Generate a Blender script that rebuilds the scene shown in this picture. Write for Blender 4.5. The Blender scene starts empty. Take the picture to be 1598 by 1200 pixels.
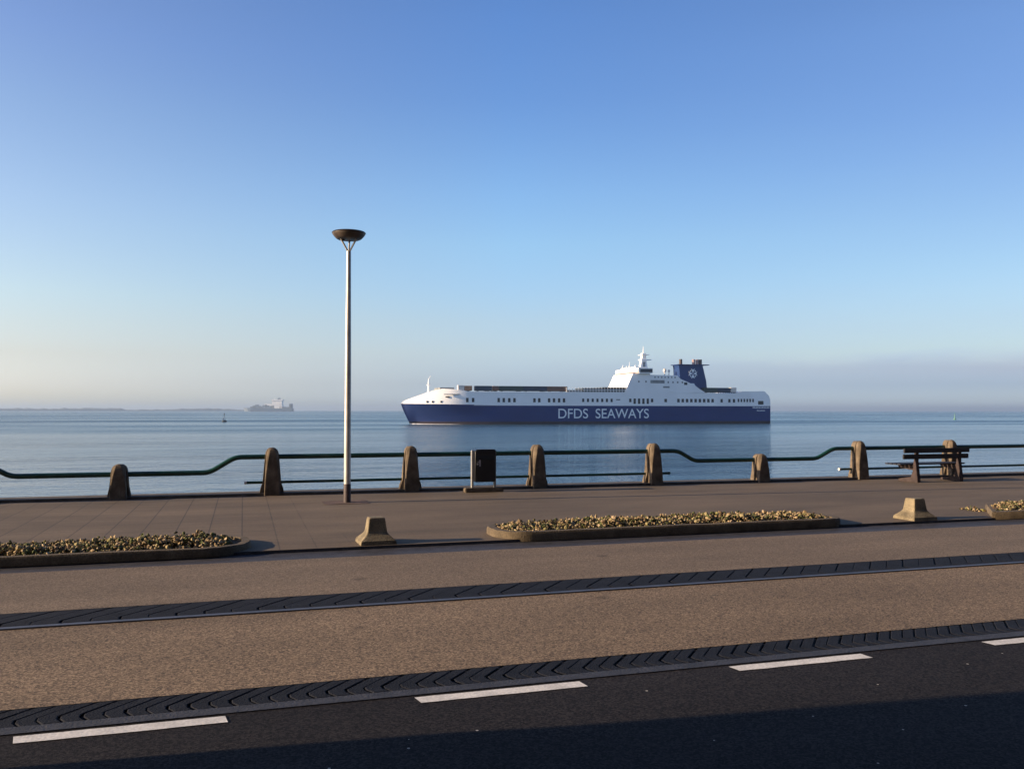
import bpy, bmesh, math, random
from mathutils import Vector, Matrix
random.seed(7)
R = math.radians
sc = bpy.context.scene
COL = sc.collection

# ------------------------------------------------------------------ camera
# world axes: +X runs along the boulevard to the right, +Y out to sea, z=0 the cycle lane
SKYSCALE = 3.0
SUN_EL, SUN_AZ = 14.0, 175.5          # azimuth of the sun measured from +X towards +Y
cd = bpy.data.cameras.new('camera')
cam = bpy.data.objects.new('camera', cd); COL.objects.link(cam)
cd.sensor_width = 36; cd.lens = 30.5
cd.clip_start = 0.05; cd.clip_end = 60000
cam.location = (0, 0, 1.6)
cam.rotation_euler = (Matrix.Rotation(R(-17.2), 4, 'Z') @ Matrix.Rotation(R(90 + 1.71), 4, 'X') @ Matrix.Rotation(R(0.05), 4, 'Z')).to_euler()
sc.camera = cam

# ------------------------------------------------------------------ world / sun / exposure
w = bpy.data.worlds.new('World'); sc.world = w; w.use_nodes = True
nt = w.node_tree; nt.nodes.clear()
def N(nt, t, **k):
    n = nt.nodes.new(t)
    for a, b in k.items():
        if a.startswith('i_'): n.inputs[a[2:]].default_value = b
        else: setattr(n, a, b)
    return n
out = N(nt, 'ShaderNodeOutputWorld'); bg = N(nt, 'ShaderNodeBackground')
sky = N(nt, 'ShaderNodeTexSky', sky_type='NISHITA')
sky.sun_disc = False
sky.sun_elevation = R(SUN_EL); sky.sun_rotation = R(90 - SUN_AZ)
sky.altitude = 0; sky.air_density = 1.0; sky.dust_density = 0.6; sky.ozone_density = 2.0
# colour of the air: the physical sky graded by elevation and by azimuth (clearer overhead, milky over the sea, a grey bank low on the right)
tc = N(nt, 'ShaderNodeTexCoord'); sp = N(nt, 'ShaderNodeSeparateXYZ'); nt.links.new(tc.outputs['Generated'], sp.inputs[0])
cn = N(nt, 'ShaderNodeTexNoise'); cn.inputs['Scale'].default_value = 5.5; cn.inputs['Detail'].default_value = 5; cn.inputs['Roughness'].default_value = .6
cm = N(nt, 'ShaderNodeMapping'); cm.inputs['Scale'].default_value = (1, 1, 7); nt.links.new(tc.outputs['Generated'], cm.inputs[0]); nt.links.new(cm.outputs[0], cn.inputs[0])
cw = N(nt, 'ShaderNodeMath', operation='MULTIPLY_ADD'); nt.links.new(cn.outputs[0], cw.inputs[0]); cw.inputs[1].default_value = .030; cw.inputs[2].default_value = -.015
dxr = N(nt, 'ShaderNodeVectorMath', operation='DOT_PRODUCT'); nt.links.new(tc.outputs['Generated'], dxr.inputs[0]); dxr.inputs[1].default_value = (math.cos(R(17.2)), -math.sin(R(17.2)), 0)
cr_ = N(nt, 'ShaderNodeMapRange'); cr_.inputs['From Min'].default_value = .05; cr_.inputs['From Max'].default_value = .3; nt.links.new(dxr.outputs['Value'], cr_.inputs[0])
ce_ = N(nt, 'ShaderNodeMapRange'); ce_.inputs['From Min'].default_value = .03; ce_.inputs['From Max'].default_value = .055; nt.links.new(sp.outputs[2], ce_.inputs[0])
c2_ = N(nt, 'ShaderNodeMath', operation='MULTIPLY'); nt.links.new(cr_.outputs[0], c2_.inputs[0]); nt.links.new(ce_.outputs[0], c2_.inputs[1])
cq = N(nt, 'ShaderNodeMath', operation='MULTIPLY'); nt.links.new(cw.outputs[0], cq.inputs[0]); nt.links.new(c2_.outputs[0], cq.inputs[1])
cz = N(nt, 'ShaderNodeMath', operation='ADD'); nt.links.new(cq.outputs[0], cz.inputs[0]); nt.links.new(sp.outputs[2], cz.inputs[1])
def ramp(stops):
    r = N(nt, 'ShaderNodeValToRGB'); e = r.color_ramp.elements; nt.links.new(cz.outputs[0], r.inputs[0])
    e[0].position = stops[0][0]; e[0].color = (*stops[0][1], 1); e[1].position = stops[-1][0]; e[1].color = (*stops[-1][1], 1)
    for p, c in stops[1:-1]: k = e.new(p); k.color = (*c, 1)
    return r.outputs[0]
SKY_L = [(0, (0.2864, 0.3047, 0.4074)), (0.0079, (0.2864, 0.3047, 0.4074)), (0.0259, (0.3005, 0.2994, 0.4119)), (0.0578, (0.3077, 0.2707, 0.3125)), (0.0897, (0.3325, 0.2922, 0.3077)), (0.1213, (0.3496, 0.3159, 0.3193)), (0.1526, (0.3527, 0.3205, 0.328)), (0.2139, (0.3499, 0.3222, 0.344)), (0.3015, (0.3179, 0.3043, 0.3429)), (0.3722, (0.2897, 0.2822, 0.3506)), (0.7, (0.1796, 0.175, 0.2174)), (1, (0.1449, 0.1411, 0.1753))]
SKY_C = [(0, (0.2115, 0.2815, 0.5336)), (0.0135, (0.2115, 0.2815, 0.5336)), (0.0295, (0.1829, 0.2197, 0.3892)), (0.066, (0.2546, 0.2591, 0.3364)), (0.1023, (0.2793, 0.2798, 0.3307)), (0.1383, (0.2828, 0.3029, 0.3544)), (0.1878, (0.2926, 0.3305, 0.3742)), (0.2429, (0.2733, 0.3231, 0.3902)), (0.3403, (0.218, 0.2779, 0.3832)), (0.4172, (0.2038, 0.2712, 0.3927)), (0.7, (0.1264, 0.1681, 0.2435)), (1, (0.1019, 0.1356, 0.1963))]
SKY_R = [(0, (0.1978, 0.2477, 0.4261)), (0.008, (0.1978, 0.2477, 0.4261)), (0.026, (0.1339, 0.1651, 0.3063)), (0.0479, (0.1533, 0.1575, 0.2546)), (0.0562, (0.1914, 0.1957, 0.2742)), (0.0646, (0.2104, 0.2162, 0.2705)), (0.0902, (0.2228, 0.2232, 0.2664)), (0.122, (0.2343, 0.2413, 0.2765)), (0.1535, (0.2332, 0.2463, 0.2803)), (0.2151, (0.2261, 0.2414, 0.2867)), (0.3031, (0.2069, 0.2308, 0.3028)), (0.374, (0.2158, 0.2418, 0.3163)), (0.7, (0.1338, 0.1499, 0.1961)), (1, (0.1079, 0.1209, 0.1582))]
#SKYTAB
dx = N(nt, 'ShaderNodeVectorMath', operation='DOT_PRODUCT'); nt.links.new(tc.outputs['Generated'], dx.inputs[0]); dx.inputs[1].default_value = (math.cos(R(17.2)), -math.sin(R(17.2)), 0)
def mrng(a, b_, sock):
    m_ = N(nt, 'ShaderNodeMapRange'); m_.inputs['From Min'].default_value = a; m_.inputs['From Max'].default_value = b_; nt.links.new(sock, m_.inputs[0]); return m_.outputs[0]
def mixc(f_, a, b_):
    x_ = N(nt, 'ShaderNodeMix', data_type='RGBA'); nt.links.new(f_, x_.inputs[0]); nt.links.new(a, x_.inputs[6]); nt.links.new(b_, x_.inputs[7]); return x_.outputs[2]
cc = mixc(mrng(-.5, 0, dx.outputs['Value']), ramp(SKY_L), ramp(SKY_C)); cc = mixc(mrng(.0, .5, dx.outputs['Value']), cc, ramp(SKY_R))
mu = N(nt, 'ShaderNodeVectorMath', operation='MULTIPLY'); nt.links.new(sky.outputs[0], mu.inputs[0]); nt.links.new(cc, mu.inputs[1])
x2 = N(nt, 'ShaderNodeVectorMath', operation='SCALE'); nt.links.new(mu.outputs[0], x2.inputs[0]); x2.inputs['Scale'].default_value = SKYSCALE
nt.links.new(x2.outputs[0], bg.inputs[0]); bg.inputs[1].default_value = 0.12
nt.links.new(bg.outputs[0], out.inputs[0])

sl = bpy.data.lights.new('sun', 'SUN'); so = bpy.data.objects.new('sun', sl); COL.objects.link(so)
sl.energy = 4.9; sl.angle = R(0.5); sl.color = (1.0, 0.74, 0.47)
sd = Vector((math.cos(R(SUN_AZ)) * math.cos(R(SUN_EL)), math.sin(R(SUN_AZ)) * math.cos(R(SUN_EL)), math.sin(R(SUN_EL))))
so.rotation_euler = sd.to_track_quat('Z', 'Y').to_euler()
sc.view_settings.view_transform = 'Standard'; sc.view_settings.look = 'None'
sc.view_settings.exposure = 0.85; sc.view_settings.gamma = 1.0
sc.cycles.max_bounces = 6; sc.cycles.volume_bounces = 0

# ------------------------------------------------------------------ materials
def mat(name, col, rough=0.6, var=0.0, vscale=3.0, bump=0.0, bscale=20.0, metal=0.0, spec=0.5, grain=None, stretch=None, coat=0.0):
    """principled surface; var = brightness variation of the base colour by noise, grain = (scale, amount) fine speckle"""
    m = bpy.data.materials.new(name); m.use_nodes = True
    t = m.node_tree; b = t.nodes['Principled BSDF']
    b.inputs['Roughness'].default_value = rough; b.inputs['Metallic'].default_value = metal
    b.inputs['Specular IOR Level'].default_value = spec
    b.inputs['Coat Weight'].default_value = coat
    geo = N(t, 'ShaderNodeNewGeometry'); mp = N(t, 'ShaderNodeMapping')
    t.links.new(geo.outputs['Position'], mp.inputs[0])
    if stretch: mp.inputs['Scale'].default_value = stretch
    cur = None
    rgb = N(t, 'ShaderNodeRGB'); rgb.outputs[0].default_value = (*col, 1); cur = rgb.outputs[0]
    def mul(fac_socket, lo, hi, cur):
        mr = N(t, 'ShaderNodeMapRange'); mr.inputs['From Min'].default_value = .3; mr.inputs['From Max'].default_value = .7
        mr.inputs['To Min'].default_value = lo; mr.inputs['To Max'].default_value = hi
        t.links.new(fac_socket, mr.inputs[0])
        vm = N(t, 'ShaderNodeVectorMath', operation='SCALE')
        t.links.new(cur, vm.inputs[0]); t.links.new(mr.outputs[0], vm.inputs['Scale'])
        return vm.outputs[0]
    if var:
        n = N(t, 'ShaderNodeTexNoise'); n.inputs['Scale'].default_value = vscale; n.inputs['Detail'].default_value = 5
        t.links.new(mp.outputs[0], n.inputs[0]); cur = mul(n.outputs[0], 1 - var, 1 + var, cur)
    if grain:
        n = N(t, 'ShaderNodeTexNoise'); n.inputs['Scale'].default_value = grain[0]; n.inputs['Detail'].default_value = 2
        t.links.new(mp.outputs[0], n.inputs[0]); cur = mul(n.outputs[0], 1 - grain[1], 1 + grain[1], cur)
    t.links.new(cur, b.inputs['Base Color'])
    if bump:
        n = N(t, 'ShaderNodeTexNoise'); n.inputs['Scale'].default_value = bscale; n.inputs['Detail'].default_value = 4
        t.links.new(mp.outputs[0], n.inputs[0])
        bp = N(t, 'ShaderNodeBump'); bp.inputs['Strength'].default_value = min(1, bump); bp.inputs['Distance'].default_value = 0.01
        t.links.new(n.outputs[0], bp.inputs['Height']); t.links.new(bp.outputs[0], b.inputs['Normal'])
    m['_b'] = 1
    return m

M = {}
M['concrete'] = mat('weathered_concrete', (.135, .108, .08), .9, .4, 6, .8, 60, spec=.2, grain=(90, .25))
M['old_concrete'] = mat('mossy_concrete', (.18, .15, .098), .9, .45, 5, .8, 50, grain=(70, .3))
M['kerb'] = mat('kerb_concrete', (.11, .085, .055), .9, .35, 5, .8, 50, grain=(80, .3))
M['coping'] = mat('coping_stone', (.09, .075, .062), .9, .3, 3, .6, 40, grain=(80, .25))
M['green'] = mat('green_rail_paint', (.010, .055, .038), .35, .25, 9, .15, 30, coat=.2)
M['galv'] = mat('galvanised_steel', (.50, .50, .49), .45, .15, 5, .1, 40, metal=.35)
M['polebase'] = mat('pole_foot_paint', (.05, .035, .04), .6, .3, 20)
M['lamp'] = mat('lamp_bowl', (.085, .066, .056), .4, .3, 9)
M['lampdark'] = mat('lamp_cover', (.04, .03, .025), .4, .2, 9)
M['bin'] = mat('black_bin', (.012, .013, .018), .35, .2, 8)
M['binpost'] = mat('bin_post', (.35, .36, .36), .5, .2, 20)
M['whitemark'] = mat('pale_sticker', (.45, .45, .48), .6)
M['bench_wood'] = mat('dark_bench_plank', (.022, .02, .026), .55, .3, 14, .2, 40)
M['bench_leg'] = mat('red_brown_bench_support', (.040, .026, .027), .75, .35, 12, .3, 40)
M['cap'] = mat('white_cap', (.75, .75, .72), .5)
M['paver'] = mat('dark_profiled_paver', (.014, .016, .023), .8, .25, 6, .7, 90, spec=.15, grain=(120, .2))
M['edging'] = mat('smooth_edging', (.065, .068, .088), .5, .25, 4, .2, 60)
M['gutter'] = mat('gutter_blocks', (.036, .037, .046), .7, .35, 8, .8, 70, grain=(60, .3))
M['paint'] = mat('road_marking_paint', (.72, .71, .68), .7, .14, 7, .3, 80, grain=(60, .14))
M['soil'] = mat('planting_soil', (.07, .05, .03), .95, .4, 12, .8, 60)
M['seawall'] = mat('sea_wall_stone', (.16, .14, .12), .9, .3, 1, .6, 10)
M['ground'] = mat('land', (.10, .09, .08), .95, .3, .2)
M['rust'] = mat('rusty_steel', (.12, .05, .03), .8, .4, 20)

def lane_mat(name, base, light, dark, bscale=70, rough=.85, specks=0.0, spec=.35, spots=0):
    m = bpy.data.materials.new(name); m.use_nodes = True
    t = m.node_tree; b = t.nodes['Principled BSDF']; L = t.links.new
    b.inputs['Roughness'].default_value = rough; b.inputs['Specular IOR Level'].default_value = spec
    geo = N(t, 'ShaderNodeNewGeometry')
    v = N(t, 'ShaderNodeTexVoronoi'); v.inputs['Scale'].default_value = bscale; L(geo.outputs['Position'], v.inputs['Vector'])
    sep = N(t, 'ShaderNodeSeparateColor'); L(v.outputs['Color'], sep.inputs[0])
    cr = N(t, 'ShaderNodeValToRGB'); e = cr.color_ramp.elements
    e[0].position = 0; e[0].color = (*dark, 1); e[1].position = 1; e[1].color = (*light, 1)
    k = cr.color_ramp.elements.new(.45); k.color = (*base, 1)
    L(sep.outputs[0], cr.inputs[0])
    n = N(t, 'ShaderNodeTexNoise'); n.inputs['Scale'].default_value = .9; n.inputs['Detail'].default_value = 6
    mp = N(t, 'ShaderNodeMapping'); mp.inputs['Scale'].default_value = (.35, 1.3, 1); L(geo.outputs['Position'], mp.inputs[0]); L(mp.outputs[0], n.inputs[0])
    mr = N(t, 'ShaderNodeMapRange'); mr.inputs['From Min'].default_value = .3; mr.inputs['From Max'].default_value = .7
    mr.inputs['To Min'].default_value = .8; mr.inputs['To Max'].default_value = 1.18; L(n.outputs[0], mr.inputs[0])
    vm = N(t, 'ShaderNodeVectorMath', operation='SCALE'); L(cr.outputs[0], vm.inputs[0]); L(mr.outputs[0], vm.inputs['Scale'])
    cur = vm.outputs[0]
    if specks:
        v2 = N(t, 'ShaderNodeTexVoronoi'); v2.inputs['Scale'].default_value = 6.5; L(geo.outputs['Position'], v2.inputs['Vector'])
        lt = N(t, 'ShaderNodeMath', operation='LESS_THAN'); lt.inputs[1].default_value = .05; L(v2.outputs['Distance'], lt.inputs[0])
        s2 = N(t, 'ShaderNodeSeparateColor'); L(v2.outputs['Color'], s2.inputs[0])
        g = N(t, 'ShaderNodeMath', operation='GREATER_THAN'); g.inputs[1].default_value = .5; L(s2.outputs[1], g.inputs[0])
        ml = N(t, 'ShaderNodeMath', operation='MULTIPLY'); L(lt.outputs[0], ml.inputs[0]); L(g.outputs[0], ml.inputs[1])
        mx = N(t, 'ShaderNodeMix', data_type='RGBA'); L(ml.outputs[0], mx.inputs[0]); L(cur, mx.inputs[6]); mx.inputs[7].default_value = (.5, .48, .45, 1)
        cur = mx.outputs[2]
    if spots:                          # sparse oil and gum stains
        v3 = N(t, 'ShaderNodeTexVoronoi'); v3.inputs['Scale'].default_value = spots; L(geo.outputs['Position'], v3.inputs['Vector'])
        nn = N(t, 'ShaderNodeTexNoise'); nn.inputs['Scale'].default_value = 30; L(geo.outputs['Position'], nn.inputs[0])
        ad = N(t, 'ShaderNodeMath', operation='MULTIPLY_ADD'); L(nn.outputs[0], ad.inputs[0]); ad.inputs[1].default_value = .06; L(v3.outputs['Distance'], ad.inputs[2])
        m3 = N(t, 'ShaderNodeMapRange'); m3.inputs['From Min'].default_value = .06; m3.inputs['From Max'].default_value = .10; m3.inputs['To Min'].default_value = .55; m3.inputs['To Max'].default_value = 1; L(ad.outputs[0], m3.inputs[0])
        v4 = N(t, 'ShaderNodeVectorMath', operation='SCALE'); L(cur, v4.inputs[0]); L(m3.outputs[0], v4.inputs['Scale']); cur = v4.outputs[0]
    L(cur, b.inputs['Base Color'])
    n2 = N(t, 'ShaderNodeTexNoise'); n2.inputs['Scale'].default_value = bscale * 1.6; n2.inputs['Detail'].default_value = 3; L(geo.outputs['Position'], n2.inputs[0])
    bp = N(t, 'ShaderNodeBump'); bp.inputs['Strength'].default_value = .7; bp.inputs['Distance'].default_value = .004
    L(n2.outputs[0], bp.inputs['Height']); L(bp.outputs[0], b.inputs['Normal'])
    return m
M['lane'] = lane_mat('tan_lane_asphalt', (.175, .125, .082), (.35, .26, .165), (.065, .05, .036), 95, spots=.9)
M['lane2'] = lane_mat('tan_kerb_lane_asphalt', (.17, .128, .088), (.28, .215, .15), (.09, .07, .052), 100, spots=.7)
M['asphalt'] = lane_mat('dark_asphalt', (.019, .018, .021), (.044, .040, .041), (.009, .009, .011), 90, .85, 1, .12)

# promenade: slab paving on the left, worn asphalt to the right
def promenade_mat():
    m = bpy.data.materials.new('promenade_paving'); m.use_nodes = True
    t = m.node_tree; b = t.nodes['Principled BSDF']; L = t.links.new
    b.inputs['Roughness'].default_value = .85
    geo = N(t, 'ShaderNodeNewGeometry')
    br = N(t, 'ShaderNodeTexBrick'); br.offset = 0.0; br.inputs['Scale'].default_value = 1
    br.inputs['Brick Width'].default_value = .41; br.inputs['Row Height'].default_value = .62; br.inputs['Mortar Size'].default_value = .009
    br.inputs['Color1'].default_value = (.130, .095, .060, 1); br.inputs['Color2'].default_value = (.150, .109, .069, 1); br.inputs['Mortar'].default_value = (.062, .046, .035, 1)
    L(geo.outputs['Position'], br.inputs['Vector'])
    n = N(t, 'ShaderNodeTexNoise'); n.inputs['Scale'].default_value = 1.1; n.inputs['Detail'].default_value = 7; n.inputs['Roughness'].default_value = .65
    mp = N(t, 'ShaderNodeMapping'); mp.inputs['Scale'].default_value = (.3, 1.0, 1); L(geo.outputs['Position'], mp.inputs[0]); L(mp.outputs[0], n.inputs[0])
    sx = N(t, 'ShaderNodeSeparateXYZ'); L(geo.outputs['Position'], sx.inputs[0])
    ad = N(t, 'ShaderNodeMath', operation='MULTIPLY_ADD'); L(n.outputs[0], ad.inputs[0]); ad.inputs[1].default_value = 2.4; L(sx.outputs[0], ad.inputs[2])
    mk = N(t, 'ShaderNodeMapRange'); mk.inputs['From Min'].default_value = 1.2; mk.inputs['From Max'].default_value = 2.6; L(ad.outputs[0], mk.inputs[0])
    mx = N(t, 'ShaderNodeMix', data_type='RGBA'); L(mk.outputs[0], mx.inputs[0]); L(br.outputs['Color'], mx.inputs[6]); mx.inputs[7].default_value = (.138, .101, .063, 1)
    mr = N(t, 'ShaderNodeMapRange'); mr.inputs['From Min'].default_value = .3; mr.inputs['From Max'].default_value = .7
    mr.inputs['To Min'].default_value = .60; mr.inputs['To Max'].default_value = 1.22; L(n.outputs[0], mr.inputs[0])
    g = N(t, 'ShaderNodeTexNoise'); g.inputs['Scale'].default_value = 55; L(geo.outputs['Position'], g.inputs[0])
    mg = N(t, 'ShaderNodeMapRange'); mg.inputs['From Min'].default_value = .3; mg.inputs['From Max'].default_value = .7
    mg.inputs['To Min'].default_value = .8; mg.inputs['To Max'].default_value = 1.2; L(g.outputs[0], mg.inputs[0])
    mm = N(t, 'ShaderNodeMath', operation='MULTIPLY'); L(mr.outputs[0], mm.inputs[0]); L(mg.outputs[0], mm.inputs[1])
    vm = N(t, 'ShaderNodeVectorMath', operation='SCALE'); L(mx.outputs[2], vm.inputs[0]); L(mm.outputs[0], vm.inputs['Scale'])
    L(vm.outputs[0], b.inputs['Base Color'])
    bp = N(t, 'ShaderNodeBump'); bp.inputs['Strength'].default_value = .6; bp.inputs['Distance'].default_value = .004
    L(g.outputs[0], bp.inputs['Height']); L(bp.outputs[0], b.inputs['Normal'])
    return m
M['promenade'] = promenade_mat()

# water
def water_mat():
    m = bpy.data.materials.new('sea_water'); m.use_nodes = True
    t = m.node_tree; b = t.nodes['Principled BSDF']; L = t.links.new
    b.inputs['Base Color'].default_value = (.035, .095, .14, 1); b.inputs['IOR'].default_value = 1.333
    b.inputs['Roughness'].default_value = .24; b.inputs['Specular IOR Level'].default_value = .5
    geo = N(t, 'ShaderNodeNewGeometry')
    def wave(scale, stretch, detail=3, rot=0):
        mp = N(t, 'ShaderNodeMapping'); mp.inputs['Scale'].default_value = stretch; mp.inputs['Rotation'].default_value = (0, 0, rot)
        L(geo.outputs['Position'], mp.inputs[0])
        n = N(t, 'ShaderNodeTexNoise'); n.inputs['Scale'].default_value = scale; n.inputs['Detail'].default_value = detail; n.inputs['Roughness'].default_value = .58
        L(mp.outputs[0], n.inputs[0]); return n.outputs[0]
    a = wave(.16, (.38, 1, 1), 5, .15); c = wave(.9, (.5, 1, 1), 4, -.2); d = wave(.012, (.25, 1, 1), 4, .05)
    # calmer and rougher patches
    pr = N(t, 'ShaderNodeMapRange'); pr.inputs['From Min'].default_value = .35; pr.inputs['From Max'].default_value = .65
    pr.inputs['To Min'].default_value = .35; pr.inputs['To Max'].default_value = 1.2; L(d, pr.inputs[0])
    b1 = N(t, 'ShaderNodeBump'); b1.inputs['Distance'].default_value = 1.5; L(a, b1.inputs['Height']); 
    s1 = N(t, 'ShaderNodeMath', operation='MULTIPLY'); s1.inputs[1].default_value = .85
    e_ = wave(.07, (.16, 1, 1), 4, .03)      # cat's paws: long narrow streaks of rougher water
    er = N(t, 'ShaderNodeMapRange'); er.inputs['From Min'].default_value = .38; er.inputs['From Max'].default_value = .62; er.inputs['To Min'].default_value = .45; er.inputs['To Max'].default_value = 1.35; L(e_, er.inputs[0])
    pe = N(t, 'ShaderNodeMath', operation='MULTIPLY'); L(pr.outputs[0], pe.inputs[0]); L(er.outputs[0], pe.inputs[1]); L(pe.outputs[0], s1.inputs[0]); L(s1.outputs[0], b1.inputs['Strength'])
    b2 = N(t, 'ShaderNodeBump'); b2.inputs['Distance'].default_value = .55; L(c, b2.inputs['Height']); c3 = wave(3.2, (.55, 1, 1), 2, .3); L(b1.outputs[0], b2.inputs['Normal']); L(s1.outputs[0], b2.inputs['Strength'])
    # calmer in the lee of the quay, choppier further out
    sy = N(t, 'ShaderNodeSeparateXYZ'); L(geo.outputs['Position'], sy.inputs[0])
    ro = N(t, 'ShaderNodeMapRange'); ro.inputs['From Min'].default_value = 60; ro.inputs['From Max'].default_value = 420
    ro.inputs['To Min'].default_value = .045; ro.inputs['To Max'].default_value = .25; L(sy.outputs[1], ro.inputs[0])
    rm = N(t, 'ShaderNodeMath', operation='MULTIPLY'); L(ro.outputs[0], rm.inputs[0])
    pm = N(t, 'ShaderNodeMapRange'); pm.inputs['From Min'].default_value = .38; pm.inputs['From Max'].default_value = .62; pm.inputs['To Min'].default_value = .65; pm.inputs['To Max'].default_value = 1.35; L(d, pm.inputs[0])
    L(pm.outputs[0], rm.inputs[1]); L(rm.outputs[0], b.inputs['Roughness'])
    b3 = N(t, 'ShaderNodeBump'); b3.inputs['Distance'].default_value = .10; b3.inputs['Strength'].default_value = .8; L(c3, b3.inputs['Height']); L(b2.outputs[0], b3.inputs['Normal'])
    L(b3.outputs[0], b.inputs['Normal'])
    return m
M['water'] = water_mat()

# ship paints
M['ship_blue'] = mat('ship_hull_blue', (.001, .024, .14), .6, .12, .05, stretch=(1, 1, 3))
M['ship_boot'] = mat('ship_boot_topping', (.030, .020, .030), .6, .3, .2)
M['ship_white'] = mat('ship_white', (.86, .88, .89), .5, .06, .08)
M['ship_glass'] = mat('ship_dark_glass', (.012, .02, .032), .2)
M['ship_grey'] = mat('ship_grey', (.22, .24, .25), .7, .2, .3)
M['ship_dark'] = mat('ship_dark', (.03, .045, .06), .6, .2, .3)
M['ship_letter'] = mat('ship_lettering', (.78, .84, .88), .6)
M['tr_blue'] = mat('trailer_dark_blue', (.018, .035, .07), .5, .2, .3)
M['tr_green'] = mat('trailer_dark_green', (.03, .055, .055), .6, .3, .3)
M['tr_brown'] = mat('trailer_red_brown', (.16, .09, .065), .7, .3, .4)
M['tr_orange'] = mat('trailer_tan', (.42, .22, .12), .6, .2, .4)
M['tr_white'] = mat('trailer_white', (.7, .66, .6), .6, .1, .4)
M['funnel_pipe'] = mat('exhaust_pipe', (.07, .055, .055), .6, .2, 1)
M['pipe_pink'] = mat('pale_exhaust_pipe', (.35, .25, .25), .6, .2, 1)
M['foam'] = mat('foam', (.75, .75, .75), .8)
M['orange'] = mat('lifeboat_orange', (.5, .12, .03), .5)
M['cs_hull'] = mat('far_hull_hazed', (.10, .155, .23), .6)  # hull paled to blue-grey: distance haze painted into the colour
M['cs_box'] = mat('far_containers_hazed', (.13, .18, .24), .7, .5, .04)  # container colour also lightened to imitate haze
M['shore'] = mat('far_land_hazed', (.15, .19, .21), .95)  # land lightened too, part of the haze is in its base colour

# planting
def leaf_mat():
    m = bpy.data.materials.new('winter_ground_cover'); m.use_nodes = True
    t = m.node_tree; b = t.nodes['Principled BSDF']; L = t.links.new
    b.inputs['Roughness'].default_value = .85
    geo = N(t, 'ShaderNodeNewGeometry')
    cr = N(t, 'ShaderNodeValToRGB'); cr.color_ramp.interpolation = 'LINEAR'
    cols = [(0, (.03, .035, .013)), (.18, (.09, .11, .03)), (.32, (.07, .04, .022)), (.46, (.22, .16, .085)), (.62, (.40, .30, .17)), (.76, (.20, .19, .06)), (.88, (.50, .39, .25)), (1, (.26, .19, .12))]
    e = cr.color_ramp.elements; e[0].position = 0; e[0].color = (*cols[0][1], 1); e[1].position = 1; e[1].color = (*cols[-1][1], 1)
    for p, c in cols[1:-1]: k = e.new(p); k.color = (*c, 1)
    L(geo.outputs['Random Per Island'], cr.inputs[0]); L(cr.outputs[0], b.inputs['Base Color'])
    return m
M['cover'] = leaf_mat()

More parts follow.
